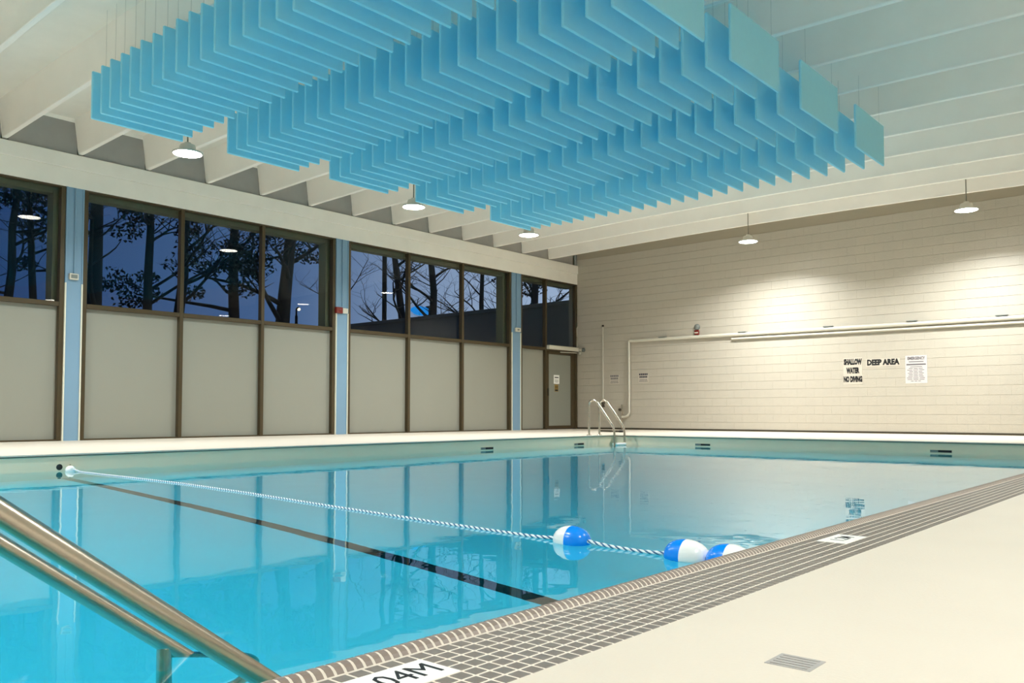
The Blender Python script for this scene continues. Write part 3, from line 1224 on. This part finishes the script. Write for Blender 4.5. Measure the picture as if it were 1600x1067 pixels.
tree(-24, 7.6, 9, .15, (.0, .5), 'leafy tree behind the leftmost pane, nearest the window edge', seed=11, leaves=900, clumps=18)
tree(-24.5, 8.75, 9.5, .13, (.1, -.5), 'slim tree behind the leftmost pane, beside the first column', seed=12, leaves=900, clumps=18)
tree(-24, 10.0, 11, .26, (0, .05), 'thick straight conifer just right of the first blue column', seed=13, leaves=1560, clumps=28, bare=False)
tree(-24, 11.35, 10, .17, (0, .25), 'forked pine in the middle of the first full pane', seed=14, leaves=1320, clumps=23)
tree(-24.2, 12.15, 10, .20, (0, .9), 'dark pine leaning right behind the first mullion', seed=15, leaves=1440, clumps=25)
tree(-24, 14.25, 10, .22, (0, .05), 'upright pine behind the second full pane', seed=16, leaves=1560, clumps=28, bare=False)
tree(-23.6, 15.5, 9.5, .30, (0, .8), 'broad old tree with spreading limbs before the second column', seed=17, leaves=660, clumps=12)
tree(-24, 19.0, 8, .10, (0, -.4), 'thin bare tree just past the second blue column', seed=18, leaves=540, clumps=5, lo=4.4, R=1.0)
tree(-24, 22.1, 9, .20, (0, -1.5), 'dark trunk leaning left behind the mullion of the third bay', seed=19)
tree(-24, 23.1, 9, .22, (0, -.3), 'bare tree with a curved side limb above the wing roof', seed=20)
tree(-24.5, 26.2, 9, .16, (0, .2), 'bare fine-twigged tree behind the last wide pane', seed=21)
tree(-24, 29.0, 9, .28, (0, .3), 'forked bare tree behind the narrow pane by the door', seed=22, leaves=300, clumps=5)


def street_lamp(x, y, h, lab, arm):
    t_ = thing('street_lamp', (x, y, -.4), lab, 'street lamp')
    q_ = MB()
    q_.tube([(0, 0, 0), (0, 0, h)], .05, M['bark'], 8)
    q_.obj('pole', t_)
    q_ = MB()
    q_.tube(bend([(0, 0, h), (0, 0, h + .25), (0, arm, h + .3)], .15), .03, M['bark'], 8)
    q_.obj('arm', t_)
    q_ = MB()
    q_.lathe([(.0, .055), (.04, .04), (.055, 0), (.04, -.04), (.0, -.055)], M['globe'], 14, (0, arm, h + .235))
    tag(q_.obj('globe', t_), 'lit globe')


street_lamp(-24.6, 11.75, 4.4, 'small street lamp with a lit globe behind the first full pane', -.05)
street_lamp(-24.6, 17.0, 4.2, 'small street lamp with a lit globe low in the third pane', .1)
t = thing('light_pole', (-24.9, 21.2, -.4), 'tall dark pole standing outside the third bay', 'pole')
q = MB()
q.tube([(0, 0, 0), (0, 0, 8)], .09, M['bark'], 8)
q.obj('shaft', t)
q = MB()
q.lathe([(.17, 0), (.17, .05), (.1, .3)], M['bark'], 12)
q.obj('pole_base', t)
t = thing('lit_sign', (-27, 25.0, -.4), 'glowing blue oval sign outside above the wing roof', 'sign')
q = MB()
v = [(0, .55 * math.cos(a), .2 * math.sin(a)) for a in [2 * PI * i / 28 for i in range(28)]]
v2 = [(.1, p[1], p[2]) for p in v]
q.add([(p[0], p[1], p[2] + 5.29) for p in v + v2], [tuple(range(28))[::-1], tuple(range(28, 56))] + [(i, (i + 1) % 28, 28 + (i + 1) % 28, 28 + i) for i in range(28)], M['sign_blue'])
q.obj('face', t)
q = MB()
q.tube([(.05, 0, 0), (.05, 0, 4.98)], .06, M['bark'], 8)
q.obj('sign_post', t)
q = MB()
q.box((-.1, .42, 0), (.15, .85, 5.55), M['brick'], .02)
tag(q.obj('brown_pier', t), 'red brown pier')

water.cycles.is_caustics_caster = True
basin.cycles.is_caustics_receiver = True
for c in basin.children:
    c.cycles.is_caustics_receiver = True
